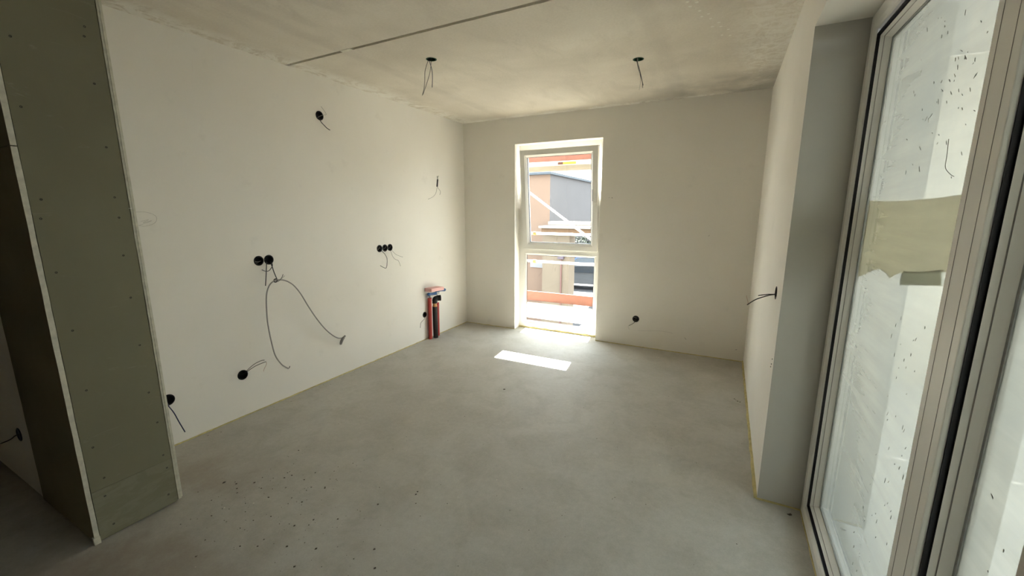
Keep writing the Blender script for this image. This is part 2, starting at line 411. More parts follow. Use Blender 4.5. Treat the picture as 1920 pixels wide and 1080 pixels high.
wl = obj('wall_left', box(B(), -.25, 0, -3.70, 0, 0, H), M['plaster'], origin=(0, 0, 0))
cut(wl, [hole((0, y, z), (1, 0, 0)) for y, z in left_boxes] + [hole((0, -.545, 1.915), (1, 0, 0), .008, .04), hole((0, -2.1, .30), (1, 0, 0), .01, .04)])
struct(wl, 'long off-white plastered wall carrying socket boxes and pipes', 'wall')
wk = obj('wall_back', box(B(), -.25, 3.75, 0, .26, 0, H), M['plaster'], origin=(0, 0, 0))
cut(wk, [box(B(), .74, 1.815, -.1, .5, -.1, 2.30), hole((2.267, 0, .321), (0, -1, 0))])
struct(wk, 'off-white plastered end wall with the tall window', 'wall')
wr = obj('wall_right', box(B(), W, 3.72, YB, 0, 0, H), M['plaster'], origin=(0, 0, 0))
cut(wr, [box(B(), W - .2, 4.2, YE, YD, -.1, DT), hole((W, -2.043, 1.079), (-1, 0, 0), .034)])
struct(wr, 'off-white plastered side wall with the deep glazed door opening', 'wall')
struct(obj('wall_behind', box(B(), XL, 3.72, YB - .2, YB, 0, H), M['unfinished'], origin=(0, 0, 0)), 'bare wall closing the room behind the camera', 'wall')
struct(obj('wall_far_left', box(B(), XL - .2, XL, YB, -4.02, 0, H), M['unfinished'], origin=(0, 0, 0)), 'bare wall at the far left of the dark side room', 'wall')
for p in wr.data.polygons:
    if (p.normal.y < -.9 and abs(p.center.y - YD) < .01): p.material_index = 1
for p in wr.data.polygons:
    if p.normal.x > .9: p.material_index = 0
wr.data.materials.append(M['reveal_grey'])  # door reveal face in a darker grey than the wall
# partition with green plasterboard end
CX = .633
wp = bpy.data.objects.new('wall_partition', None); COL.objects.link(wp); wp.location = (CX - .3, -3.86, 0)
struct(wp, 'partition end clad in green plasterboard with pale cut edges', 'wall')
obj('plastered_wall', box(B(), XL, 0.0, -4.020, -3.70, 0, H), M['plaster'], wp)
obj('stud_core', box(B(), 0, CX - .0135, -4.0125, -3.7035, 0, H), M['darkgreen'], wp)
def rag_edge(bm, amp, seed, axis='y'):
    for v in bm.verts:
        v.co.y += noise.noise(Vector((v.co.z * 9, seed, v.co.y * 50))) * amp
        v.co.x += noise.noise(Vector((v.co.z * 11, seed + 4, v.co.x * 50))) * amp * .6
def tall_box(x0, x1, y0, y1, z0, z1, n, bev=0):
    bm = B(); rings = []
    for i in range(n + 1):
        z = z0 + (z1 - z0) * i / n
        rings.append([bm.verts.new(p) for p in ((x0, y0, z), (x1, y0, z), (x1, y1, z), (x0, y1, z))])
    for a, b in zip(rings, rings[1:]):
        for k in range(4): bm.faces.new((a[k], a[(k + 1) % 4], b[(k + 1) % 4], b[k]))
    bm.faces.new(rings[0]); bm.faces.new(rings[-1][::-1]); return bm
boards = []
for z0, z1 in ((.012, .2515), (.2527, 1.5202), (1.5212, 2.595)):
    b = obj('plasterboard', tall_box(CX - .0125, CX, -4.0105, -3.7045, z0, z1, 4), M['greendust'] if z0 < .1 else M['green'], wp); boards.append((z0, z1, b))
tag(boards[0][2], 'short green board at the foot of the partition')
# the two side boards: paper faces dark green, cut edges pale
for (y0, y1, zs) in ((-4.030, -4.0125, ((.012, 1.752), (1.756, 2.595))), (-3.7025, -3.690, ((.012, 1.519), (1.522, 2.595)))):
    for z0, z1 in zs:
        bm = tall_box(0, CX + .0005, y0, y1, z0, z1, 60)
        rag_edge(bm, .0014, y0 * 7)
        o = obj('side_board', bm, [M['darkgreen'], M['core']], wp)
        for p in o.data.polygons:
            if p.normal.x > .7: p.material_index = 1
tag(obj('filler_bead', tall_box(CX - .001, CX + .003, -3.694, -3.684, .02, 2.595, 90), M['core'], wp), 'rough pale filler along the edge')
for v in wp.children[-1].data.vertices: v.co.y += noise.noise(Vector((0, 0, v.co.z * 8))) * .006
bm = tall_box(CX - .012, CX + .004, -4.034, -4.010, 0, .035, 2, 0); rag_edge(bm, .004, 2)
obj('edge_chip', bm, M['core'], wp)
screws = [(-3.971, 2.154), (-3.752, 2.265), (-3.758, 2.226), (-3.752, 2.043), (-3.981, 1.903), (-3.749, 1.784), (-3.978, 1.554),
          (-3.75, 1.569), (-3.99, 1.478), (-3.747, 1.479), (-3.978, 1.258), (-3.755, 1.308), (-3.755, 1.11), (-3.965, 1.005),
          (-3.752, .877), (-3.96, .73), (-3.749, .633), (-3.736, .468), (-3.976, .462), (-3.735, .287), (-3.96, .3),
          (-3.729, .212), (-3.969, .212), (-3.741, .066), (-3.959, .058)]
smesh = None
for y, z in screws:
    par = [b for z0, z1, b in boards if z0 <= z <= z1][0]
    if smesh is None:
        o = obj('screw', lathe(B(), (CX, y, z), (1, 0, 0), [(-.001, .0042), (.0006, .0045), (.0008, .003), (-.0002, .0012)], 10), M['screw'], par)
        smesh = o.data; sref = (y, z)
        sbase = origin_of(par)
    else:
        o = bpy.data.objects.new('screw', smesh); COL.objects.link(o); o.parent = par
        o.location = (0, y - sref[0], z - sref[1])
# yellow perimeter foam strips
def strip(name, p0, p1, nrm, label, wdt=.008, h=.008):
    bm = B(); n = 60; rr = []
    p0, p1, nv = Vector(p0), Vector(p1), Vector(nrm)
    for i in range(n + 1):
        p = p0.lerp(p1, i / n); a = noise.noise(p * 9)
        ww = wdt * (1 + .45 * a); hh = h * (1 + .5 * noise.noise(p * 13 + Vector((3, 3, 3))))
        rr.append([bm.verts.new(q) for q in (p - Vector((0, 0, .002)), p + Vector((0, 0, hh)), p + nv * ww + Vector((0, 0, hh * .8)), p + nv * ww * 1.2 - Vector((0, 0, .002)))])
    for a, b in zip(rr, rr[1:]):
        for k in range(4): bm.faces.new((a[k], a[(k + 1) % 4], b[(k + 1) % 4], b[k]))
    bm.faces.new(rr[0]); bm.faces.new(rr[-1][::-1])
    return struct(obj(name, bm, M['yellowfoam']), label, 'edge strip')
strip('trim_1', (0, -3.68, 0), (0, 0, 0), (1, 0, 0), 'yellow foam edge strip along the foot of the long socket wall', .006, .007)
strip('trim_2', (0, 0, 0), (.74, 0, 0), (0, -1, 0), 'yellow foam edge strip in the corner left of the tall window', .006, .006)
strip('trim_3', (1.815, 0, 0), (3.35, 0, 0), (0, -1, 0), 'yellow foam edge strip below the end wall right of the tall window', .006, .007)
strip('trim_4', (3.35, 0, 0), (3.35, YD, 0), (-1, 0, 0), 'broad yellow foam edge strip along the narrow right wall', .012, .016)
strip('trim_5', (3.345, YD, 0), (3.545, YD, 0), (0, -1, 0), 'short yellow foam edge strip at the foot of the door reveal', .006, .007)
strip('trim_6', (.74, .14, 0), (1.815, .14, 0), (0, -1, 0), 'yellow foam edge strip below the tall window frame', .012, .016)
strip('trim_7', (3.546, YD, 0), (3.546, YE, 0), (-1, 0, 0), 'yellow foam edge strip along the glazed door threshold', .006, .008)

# ---------------------------------------------------------------- tall window in the end wall
win = bpy.data.objects.new('window_1', None); COL.objects.link(win); win.location = (1.28, .17, 0)
struct(win, 'tall white two-part window with its upper sash tilted inwards', 'window')
yz = lambda u, v, d: (u, d, v)
bm = B(); ring_profile(bm, yz, .74, 1.815, .0, 2.30, [(0, .21), (0, .14), (.066, .14), (.070, .144), (.070, .205), (.066, .21), (0, .21)])
obj('outer_frame', bm, M['upvc'], win)
bm = B(); box(bm, .80, 1.755, .1405, .209, .985, 1.062, .003); obj('transom', bm, M['upvc'], win)
# lower fixed light
bm = B(); ring_profile(bm, yz, .81, 1.745, .07, .985, [(0, .146), (.012, .149), (.022, .158), (.024, .164), (0, .164)]); obj('glazing_bead', bm, M['upvc'], win)
bm = B(); ring_profile(bm, yz, .834, 1.721, .094, .961, [(0, .163), (.004, .163), (.004, .170), (0, .17)]); obj('gasket', bm, M['gasket'], win)
obj('glass_pane', box(B(), .812, 1.743, .166, .170, .072, .983), M['glass'], win)
# tilted sash: built upright, then rotated about its bottom edge
sash = bpy.data.objects.new('sash', None); COL.objects.link(sash); sash.parent = win
sz0 = 1.045
sash.location = Vector((1.2825, .185, sz0)) - Vector(win.location)
sx0, sx1, sz1 = .802, 1.763, 2.235
sash.name = 'tilt_sash'
def sobj(name, bm, mat):
    bmesh.ops.translate(bm, verts=bm.verts, vec=-Vector((1.2825, .185, sz0)))
    bmesh.ops.recalc_face_normals(bm, faces=bm.faces)
    me = bpy.data.meshes.new(name); bm.to_mesh(me); bm.free()
    for m in (mat if isinstance(mat, list) else [mat]): me.materials.append(m)
    o = bpy.data.objects.new(name, me); COL.objects.link(o); o.parent = sash; return o
bm = B(); ring_profile(bm, yz, sx0, sx1, sz0, sz1, [(0, .185), (0, .118), (.003, .115), (.060, .115), (.066, .122), (.082, .136), (.085, .150), (.085, .185), (0, .185)])
sobj('sash_frame', bm, M['upvc'])
bm = B(); ring_profile(bm, yz, sx0 + .083, sx1 - .083, sz0 + .083, sz1 - .083, [(0, .146), (.005, .146), (.005, .165), (0, .165)]); sobj('gasket', bm, M['gasket'])
sobj('glass_pane', box(B(), sx0 + .083, sx1 - .083, .152, .156, sz0 + .083, sz1 - .083), M['glass'])
hx, hz = sx1 - .030, 1.655
bm = B(); box(bm, hx - .015, hx + .015, .104, .116, hz - .075, hz + .005, .004)
lathe(bm, (hx, .104, hz - .03), (0, -1, 0), [(0, .012), (.03, .011), (.036, .010)], 16)
box(bm, hx - .011, hx + .011, .062, .078, hz - .04, hz + .115, .005); sobj('handle', bm, M['upvc'])
bm = B(); box(bm, hx - .019, hx - .0105, .066, .080, hz - .02, hz + .11, .002); sobj('handle_edge', bm, M['spacer'])
bm = B()
for zz in (1.10,):
    lathe(bm, (sx0 - .008, .13, zz - .02), (0, 0, 1), [(0, .008), (.05, .008)], 12)
sobj('hinge', bm, M['upvc'])
sash.rotation_euler = (R(5.6), 0, 0)

# ---------------------------------------------------------------- glazed door in the right wall
door = bpy.data.objects.new('door_1', None); COL.objects.link(door); door.location = (3.58, -3.2, 0)
struct(door, 'large glazed terrace door in white frame with dusty spattered panes', 'door')
xz = lambda u, v, d: (d, u, v)
bm = B(); ring_profile(bm, xz, YE, YD, 0, DT, [(0, 3.63), (0, 3.545), (.018, 3.540), (.052, 3.540), (.066, 3.546), (.071, 3.553), (.071, 3.63), (0, 3.63)])
obj('outer_frame', bm, M['upvc'], door)
def leaf(y0, y1, z0, z1):
    g = obj('seal', ring_profile(B(), xz, y0, y1, z0, z1, [(-.0035, 3.566), (-.0035, 3.5515), (.0, 3.5515), (.0005, 3.562), (.007, 3.563), (.008, 3.566), (-.0035, 3.566)]), M['gasket'], door)
    bm = B(); ring_profile(bm, xz, y0, y1, z0, z1, [(.006, 3.566), (.006, 3.5615), (.0085, 3.5605), (.0125, 3.572), (.0135, 3.5735), (.0155, 3.5735), (.017, 3.5765), (.023, 3.589), (.025, 3.595), (.025, 3.61), (.006, 3.61)],
                           mi=[0, 0, 0, 1, 1, 0, 0, 0, 0, 0])
    obj('glazing_bead', bm, [M['upvc'], M['groove']], door)
    obj('gasket', ring_profile(B(), xz, y0, y1, z0, z1, [(.024, 3.5935), (.030, 3.595), (.030, 3.598), (.024, 3.598)]), M['spacer'], door)
    obj('spacer_bar', ring_profile(B(), xz, y0, y1, z0, z1, [(.020, 3.6045), (.034, 3.6045), (.034, 3.616), (.020, 3.616), (.020, 3.6045)]), M['spacer'], door)
    bm = box(B(), 3.598, 3.602, y0 + .01, y1 - .01, z0 + .01, z1 - .01)
    o = obj('glass_pane', bm, [M['glass'], M['dusty']], door)
    for p in o.data.polygons:
        if p.normal.x < -.9: p.material_index = 1
    obj('outer_pane', box(B(), 3.618, 3.622, y0 + .01, y1 - .01, z0 + .01, z1 - .01), M['glass'], door)
    obj('rebate', ring_profile(B(), xz, y0, y1, z0, z1, [(0, 3.63), (0, 3.61), (.026, 3.61), (.028, 3.645), (0, 3.645)]), M['edge_shade'], door)  # rebate toned dark grey to dim the pane's edge
    return o
YM0, YM1 = -3.436, -3.318
leaf(YM1 + .002, YD - .075, .085, 2.200)
leaf(YE + .075, YM0 - .004, .085, 2.200)
bm = B(); box(bm, 3.540, 3.63, YM0, YM1, .03, 2.25, .0025); obj('mullion', bm, M['upvc'], door)
bm = B()
for yy in (-3.345, -3.405): box(bm, 3.5394, 3.5402, yy - .0009, yy + .0009, .08, 2.2)
obj('mullion_groove', bm, M['groove'], door)
obj('sill_profile', box(B(), 3.53, 3.72, YE, YD, -.05, -.004), M['steel'], door)
for y0 in (YD - .045, YE + .005): obj('added_dark_strip', box(B(), 3.64, 3.76, y0, y0 + .04, .02, DT - .01), M['edge_shade'], door)  # added strips, there to darken a band beside the pane's edge
for y0, y1 in ((YD - .006, YD), (YE, YE + .006)): obj('shade_sheet', box(B(), 3.635, 3.80, y0, y1, 0, DT), M['edge_shade'], door)  # dark sheets put the outer reveal's shade into the colour
# spatter of mortar on the panes
random.seed(11)
bm = B()
def splat(y, z, L, wd, ang):
    c, s_ = math.cos(ang), math.sin(ang); n = 7; vs = []
    for k in range(n):
        a = 2 * math.pi * k / n; rr = 1 + random.uniform(-.35, .35)
        u = math.cos(a) * L * rr; q = math.sin(a) * wd * rr
        vs.append((y + u * c - q * s_, z + u * s_ + q * c))
    lo = [bm.verts.new((3.5978, a, b)) for a, b in vs]; hi = [bm.verts.new((3.5970, y + (a - y) * .7, z + (b - z) * .7)) for a, b in vs]
    bm.faces.new(hi)
    for k in range(n): bm.faces.new((lo[k], lo[(k + 1) % n], hi[(k + 1) % n], hi[k]))
for i in range(60):      # upper part of the far pane
    y = random.triangular(-3.25, -2.55, -3.0); z = random.triangular(1.55, 2.13, 1.85)
    splat(y, z, random.uniform(.002, .010), random.uniform(.0010, .0024), random.choice((.5, .9, 1.3, -.6)) + random.uniform(-.3, .3))
for i in range(60):
    z = random.uniform(.15, 1.25); y = -2.85 - .2 * math.sin(z * 2.2) + random.gauss(0, .10)
    y = max(min(y, -2.5), -3.26); splat(y, z, random.uniform(.002, .010), random.uniform(.0010, .0022), -1.2 + random.uniform(-.4, .3))
for i in range(45):
    splat(random.uniform(-3.95, -3.52), random.uniform(.2, 2.1), random.uniform(.002, .006), random.uniform(.0012, .0028), random.uniform(-1.5, 1.5))
o = obj('mortar_spatter', bm, M['mortar'], door); tag(o, 'grey mortar spatter dried on the panes', kind='stuff')
bm = B(); tube(bm, [(3.5972, -3.028, 1.700), (3.5972, -3.036, 1.655), (3.5972, -3.040, 1.625), (3.5972, -3.075, 1.605), (3.5972, -3.10, 1.597)], .0007, 6)
obj('hair_streak', bm, M['chip'], door)
# film remnant with tape on the outside of the dusty pane
top = [(-3.300, 1.553), (-3.20, 1.552), (-3.138, 1.549), (-3.0, 1.545), (-2.83, 1.543), (-2.6, 1.545), (-2.445, 1.550), (-2.39, 1.552)]
bot = [(-2.39, 1.235), (-2.44, 1.245), (-2.501, 1.262), (-2.54, 1.283), (-2.583, 1.287), (-2.65, 1.300), (-2.73, 1.293), (-2.767, 1.281), (-2.80, 1.296), (-2.849, 1.311), (-3.0, 1.330), (-3.125, 1.350), (-3.300, 1.37)]
def film(name, poly, x, mat, parent, th=.0006):
    bm = B(); a = [bm.verts.new((x, y, z)) for y, z in poly]; b = [bm.verts.new((x + th, y, z)) for y, z in poly]
    f1 = bm.faces.new(a); f2 = bm.faces.new(b[::-1]); n = len(poly)
    for k in range(n): bm.faces.new((a[k], a[(k + 1) % n], b[(k + 1) % n], b[k]))
    bmesh.ops.triangulate(bm, faces=[f1, f2]); return obj(name, bm, mat, parent)
tag(film('protective_film', top + bot, 3.6024, M['film'], door), 'torn beige film strip with brush strokes stuck on the far pane')
tag(film('tape_strip', [(-2.862, 1.318), (-3.00, 1.334), (-3.128, 1.357), (-3.145, 1.316), (-2.862, 1.274)], 3.6032, M['tape'], door), 'darker grey-green rectangular tape below the film')

# ---------------------------------------------------------------- outside: scaffold
sc = empty('scaffold', (1.2, .73, -2.85), 'pale tube scaffold with decks and red toe boards outside the tall window', 'scaffolding')
def deck(z, name_lab):
    for k in range(2):
        y0 = .39 + k * .342
        bm = B(); box(bm, -1.4, 3.6, y0, y0 + .338, z - .05, z, .004); obj('deck_board', bm, M['deck'] if z < 1 else M['ply'], sc)
    obj('deck_edge_rail', box(B(), -1.4, 3.6, .380, .389, z - .05, z + .002, .001), M['alu'], sc)
    bm = B(); box(bm, -1.4, 3.6, 1.072, 1.098, z + (.03 if z < 1 else .0), z + .175, .003); obj('toe_board', bm, M['toe'], sc)
deck(.12, 'low'); deck(2.12, 'high')
for zz in (.757, 1.180):
    obj('guard_rail', tube(B(), [(-1.4, 1.12, zz + .005), (3.6, 1.12, zz - .008)], .019, 12, 0), M['alu'], sc)
    for xx in (.515,):
        bm = B(); lathe(bm, (xx - .024, 1.12, zz), (1, 0, 0), [(0, .027), (.048, .027)], 14); obj('coupler', bm, M['orange'], sc)
for zz in (2.75, 3.2, -1.24, -.8):
    obj('guard_rail', tube(B(), [(-1.4, 1.12, zz), (3.6, 1.12, zz)], .019, 12, 0), M['alu'], sc)
obj('diagonal_brace', tube(B(), [(-.06, 1.15, 2.105), (2.25, 1.15, .51)], .017, 12, 0), M['alu'], sc)
for xx in (-1.0, 2.55):
    for yy in (.36, 1.13):
        obj('standard', tube(B(), [(xx, yy, -2.97), (xx, yy, 3.6)], .024, 12, 0), M['alu'], sc)
        obj('base_plate', box(B(), xx - .08, xx + .08, yy - .08, yy + .08, -3.0, -2.97), M['steel'], sc)
    for zz in (.05, 2.05):
        obj('ledger', tube(B(), [(xx, .36, zz), (xx, 1.13, zz)], .022, 12, 0), M['alu'], sc)
bm = B(); box(bm, 1.217, 1.385, 0.3785, .380, 2.080, 2.108); obj('sticker', bm, M['sticker'], sc)
bm = B(); box(bm, 1.15, 1.217, 0.3785, .380, 2.080, 2.108); tag(obj('sticker', bm, M['toe'], sc), 'small dull red sticker beside the yellow one')
tag(obj('cable', tube(B(), [(.2, .70, .124), (.6, .69, .124), (.9, .66, .124), (1.2, .61, .124), (1.5, .60, .124), (1.9, .57, .124)], .003, 6), M['wire']),
    'thin dark wire lying on the lower scaffold deck outside the window', 'cable')

# ---------------------------------------------------------------- outside: houses, street
GZ = -3.0
struct(obj('ground', box(B(), -60, 60, .37, 80, GZ - .3, GZ), M['asphalt'], origin=(0, 0, GZ)), 'street paving far below the tall window', 'ground')
struct(obj('terrace_ground', box(B(), 3.73, 60, -60, .37, GZ - .3, GZ), M['asphalt'], origin=(4, 0, GZ)), 'paving far below the glazed door', 'ground')
hs = empty('house', (-4.5, 11, GZ), 'salmon and pale grey rendered house with grey eaves across the street', 'building')
bm = B()
# front (street) box and the receding side wall
box(bm, -9.0, -2.30, 8.60, 16.0, .80, 2.72); o = obj('rendered_wall', bm, [M['salmon'], M['lilac']], hs)
for p in o.data.polygons:
    if p.normal.x > .9: p.material_index = 1
tag(o, 'salmon front wall and pale grey side wall')
obj('ground_floor_wall', box(B(), -9.0, -2.30, 8.60, 9.9, GZ, .80), M['salmon'], hs)
for xx in (-8.7, -5.6, -2.5): obj('pillar', box(B(), xx - .15, xx + .15, 15.6, 15.9, GZ, .80), M['lilac'], hs)
bm = B(); box(bm, -9.2, -2.22, 8.45, 16.2, 2.72, 2.80, .01); obj('eaves', bm, M['eave'], hs)
bm = B(); v = [bm.verts.new(p) for p in ((-9.2, 8.45, 2.80), (-2.22, 8.45, 2.80), (-2.22, 16.2, 2.80), (-9.2, 16.2, 2.80), (-7.5, 12.3, 3.3), (-4.0, 12.3, 3.3))]
for q in ((0, 1, 5, 4), (1, 2, 5), (2, 3, 4, 5), (3, 0, 4), (0, 3, 2, 1)): bm.faces.new([v[i] for i in q])
obj('roof', bm, M['bluetile'], hs)
# windows with white surrounds on the front
for (x0, x1, z0, z1) in ((-3.0, -2.42, -.44, -.24), (-2.27 - 2.2, -3.6, -.9, .3), (-6.6, -5.6, -.9, .3)):
    f = obj('window', box(B(), x0, x1, 8.57, 8.61, z0, z1), M['winwhite'], hs)
    obj('pane', box(B(), x0 + .06, x1 - .06, 8.56, 8.575, z0 + .06, z1 - .06), M['darkglass'] if x0 < -3 else M['winwhite'], f)
obj('downpipe', tube(B(), [(-2.20, 8.38, 1.0), (-2.32, 8.42, .78), (-2.33, 8.45, .6), (-2.33, 8.45, GZ)], .062, 10, 4), M['pipe'], hs)
an = empty('annex', (-1.8, 9, GZ), 'low cream annex with an ochre flat roof overhanging to the right', 'building')
obj('rendered_wall', box(B(), -2.30, -1.36, 8.02, 8.58, GZ, .80), M['cream'], an)
bm = B(); box(bm, -2.24, 2.5, 7.75, 8.56, .80, .97, .02); obj('fascia', bm, M['ochre'], an)
bm = B(); box(bm, -2.30, 2.6, 7.65, 8.57, .972, 1.05, .02); obj('roof_edge', bm, M['edge'], an)
bm = B(); box(bm, -2.2, 2.5, 8.2, 8.55, 1.052, 1.18, .03); obj('roof_deck', bm, M['edge'], an)
obj('wall_pipe', tube(B(), [(-1.62, 7.99, -.02), (-1.62, 7.99, GZ)], .026, 8, 0), M['redpipe'], an)
bm = B(); box(bm, -1.72, -1.52, 7.90, 8.02, -.02, .20, .01); box(bm, -1.76, -1.48, 7.88, 8.02, .20, .225); obj('meter_box', bm, M['pipe'], an)
obj('post', tube(B(), [(2.2, 8.3, GZ), (2.2, 8.3, .80)], .08, 10, 0), M['cream'], an)
h2 = empty('house', (-4, 34, GZ), 'distant house with a blue-grey tiled roof behind the salmon house', 'building')
obj('rendered_wall', box(B(), -16.0, 6, 34, 44, GZ, 3.4), M['lilac'], h2)
def roofbox(name, x0, x1, y0, y1, z0, z1, mat, par):
    bm = B(); v = [bm.verts.new(p) for p in ((x0, y0, z0), (x1, y0, z0), (x1, y1, z0), (x0, y1, z0), (x0, (y0 + y1) / 2, z1), (x1, (y0 + y1) / 2, z1))]
    for q in ((0, 1, 5, 4), (2, 3, 4, 5), (1, 2, 5), (3, 0, 4), (0, 3, 2, 1)): bm.faces.new([v[i] for i in q])
    return obj(name, bm, mat, par)
roofbox('roof', -16.4, 6.4, 33.5, 44.5, 3.4, 8.6, M['bluetile'], h2)
for x0 in (-9, -6.2, -3.4, -.6):
    f = obj('window', box(B(), x0, x0 + 1.1, 33.96, 34.02, .8, 2.4), M['winwhite'], h2); obj('pane', box(B(), x0 + .1, x0 + 1.0, 33.94, 33.97, .9, 2.3), M['darkglass'], f)

def car(loc, rz, mat, label):
    root = empty('car', loc, label, 'car')
    prof = [(-2.1, .35), (-2.15, .75), (-1.9, .92), (-1.35, .98), (-.75, 1.42), (.55, 1.45), (1.25, 1.02), (1.95, .88), (2.12, .62), (2.1, .35)]
    bm = B(); a = []; b = []
    for x, z in prof:
        k = .82 if z < 1.1 else .62
        a.append(bm.verts.new((x, -k, z))); b.append(bm.verts.new((x, k, z)))
    n = len(prof); bm.faces.new(a); bm.faces.new(b[::-1])
    for k in range(n): bm.faces.new((a[k], a[(k + 1) % n], b[(k + 1) % n], b[k]))
    bmesh.ops.bevel(bm, geom=list(bm.edges), offset=.05, segments=2, affect='EDGES')
    def local(name, bm, mat):
        bmesh.ops.recalc_face_normals(bm, faces=bm.faces)
        me = bpy.data.meshes.new(name); bm.to_mesh(me); bm.free(); me.materials.append(mat)
        o = bpy.data.objects.new(name, me); COL.objects.link(o); o.parent = root; return o
    local('body', bm, mat)
    for s_ in (-1, 1):
        bm = B(); q = [(-1.22, 1.0), (-.72, 1.36), (.5, 1.39), (1.1, 1.03)]
        lo = [bm.verts.new((x, s_ * (.84 - (z - 1.0) * .5), z)) for x, z in q]; hi = [bm.verts.new((x, s_ * (.70 - (z - 1.0) * .5), z)) for x, z in q]
        bm.faces.new(lo); bm.faces.new(hi[::-1])
        for k in range(4): bm.faces.new((lo[k], lo[(k + 1) % 4], hi[(k + 1) % 4], hi[k]))
        local('side_window', bm, M['darkglass'])
        for x in (-1.35, 1.35):
            local('wheel', lathe(B(), (x, s_ * .62, .33), (0, s_, 0), [(0, .32), (.2, .33), (.22, .27), (.23, .1)], 20), M['tyre'])
    for x, z, w_ in ((1.22, 1.2, .5), (-1.1, 1.2, .5)):
        bm = B(); sgn = 1 if x > 0 else -1
        p = [(x + .02 * sgn, -.62, z - .17), (x + .02 * sgn, .62, z - .17), (x - .55 * sgn if x > 0 else x + .30, .52, z + .19), (x - .55 * sgn if x > 0 else x + .30, -.52, z + .19)]
        lo = [bm.verts.new(q) for q in p]; hi = [bm.verts.new((q[0] + .03 * sgn, q[1], q[2] + .03)) for q in p]
        bm.faces.new(lo[::-1]); bm.faces.new(hi)
        for k in range(4): bm.faces.new((lo[k], lo[(k + 1) % 4], hi[(k + 1) % 4], hi[k]))
        local('windscreen', bm, M['darkglass'])
    root.rotation_euler = (0, 0, rz)
    return root
car((-5.2, 23.2, GZ), .12, M['blue'], 'blue car parked in the street below the tall window')
car((-4.1, 19.0, GZ), .12, M['silver'], 'silver car parked nearer than the blue one in the street')
# dark trees behind the cars
def tree(x, y, h, lab):
    root = empty('tree', (x, y, GZ), lab, 'tree')
    obj('trunk', tube(B(), [(x, y, GZ), (x + .1, y, GZ + h * .35), (x, y, GZ + h * .6)], .14, 8, 3), M['bark'], root)
    bm = B()
    for i in range(1500):
        a = random.uniform(0, 6.28); rr = 1.7 * math.sqrt(random.random()); zz = random.uniform(.12, 1)
        k = math.sin(min(1, zz * 1.15) * math.pi * .86) ** .5
        c = Vector((x + rr * k * math.cos(a), y + rr * k * math.sin(a), GZ + h * zz)); s_ = random.uniform(.08, .18)
        d1 = Vector((random.gauss(0, 1), random.gauss(0, 1), random.gauss(0, 1))).normalized(); d2 = d1.orthogonal().normalized()
        bm.faces.new([bm.verts.new(c + q) for q in (d1 * s_, d2 * s_ * .5, -d1 * s_, -d2 * s_ * .5)])
    tag(obj('foliage', bm, M['leaf'], root), kind='stuff')
for k, (x, y, h, lab) in enumerate(((-10.4, 28.5, 4.4, 'dark bushy tree behind the parked cars, left of its row'), (-6.6, 29.2, 4.8, 'dark bushy tree behind the parked cars, middle of its row'), (-2.8, 28.6, 4.5, 'dark bushy tree behind the parked cars, right of its row'))):
    tree(x, y, h, lab)
# terrace outside the glazed door
tr = empty('terrace', (4.8, -2.5, -.3), 'concrete terrace slab with a white parapet beyond the dusty door', 'terrace')
obj('slab', box(B(), 3.73, 5.9, -7.0, .26, -.3, -.06), M['balcony'], tr)
obj('added_sky_cover', box(B(), 3.73, 5.9, -7.0, .26, 2.75, 2.95), M['balcony'], tr)  # added unseen slab, holds back open sky from the door
obj('added_screen', box(B(), 3.73, 5.9, .262, .42, -.06, 2.75), M['whitewall'], tr)  # added wall, a softly lit backdrop behind the door glass
obj('added_screen', box(B(), 3.73, 5.9, -5.3, -5.15, -.06, 2.75), M['whitewall'], tr)  # added unseen wall, cuts light through the door onto the reveal
obj('parapet', box(B(), 5.75, 5.9, -7.0, .26, -.06, .95), M['whitewall'], tr)
obj('coping', box(B(), 5.70, 5.95, -7.0, .26, .95, 1.0), M['concrete'], tr)
h3 = empty('house', (14, 22, GZ), 'pale salmon house beyond the terrace, blurred by the dusty door glass', 'building')
obj('rendered_wall', box(B(), 11.5, 18, 16, 26, GZ, 1.2), M['salmon'], h3)
roofbox('roof', 11.1, 18.4, 15.6, 26.4, 1.2, 3.2, M['eave'], h3)

# ---------------------------------------------------------------- electrical boxes and wires
def cup(parent, p, ax, mat, r=.034, depth=.045, rim=.003):
    """hollow flush box with a rim, bottom deep in the wall"""
    a = Vector(ax).normalized()
    return obj('box_cup', lathe(B(), Vector(p) - a * depth, a, [(0, .002), (0, r - .001), (depth, r - .001), (depth + .0005, r + .003), (depth + rim, r + .0028), (depth + rim, r - .003), (depth - .002, r - .0035), (.003, r - .004), (.003, .002)], 28, False), mat, parent)
def wire(parent, pts, r=.0022, mat='wire', name='wire', lab=None):
    o = obj(name, tube(B(), pts, r, 7, 6), M[mat], parent, True)
    if lab: tag(o, lab)
    return o
def jbox(loc, label, group=None): return empty('junction_box', loc, label, 'socket box')
j = jbox((0, -2.128, 2.289), 'single black round box high on the long wall with a short bent wire')
cup(j, (0, -2.128, 2.289), (1, 0, 0), M['black'])
wire(j, [(-.02, -2.118, 2.270), (.03, -2.137, 2.23), (.04, -2.126, 2.214), (.05, -2.105, 2.191), (.06, -2.083, 2.177)], .0033)
wire(j, [(-.02, -2.135, 2.275), (.03, -2.125, 2.290), (.05, -2.102, 2.298), (.055, -2.125, 2.325), (.055, -2.150, 2.350)], .0018, 'wirelight', lab='pale wire')
j = jbox((0, -2.725, 1.144), 'double black round box on the long wall that the grey cable hangs from')
for y in (-2.764, -2.687): cup(j, (0, y, 1.144), (1, 0, 0), M['black'])
wire(j, [(-.02, -2.692, 1.127), (.03, -2.729, 1.097), (.04, -2.744, 1.039), (.05, -2.764, .958)], .0034)
wire(j, [(-.02, -2.667, 1.128), (.03, -2.686, 1.096), (.045, -2.684, 1.048), (.05, -2.668, .988)], .0034)
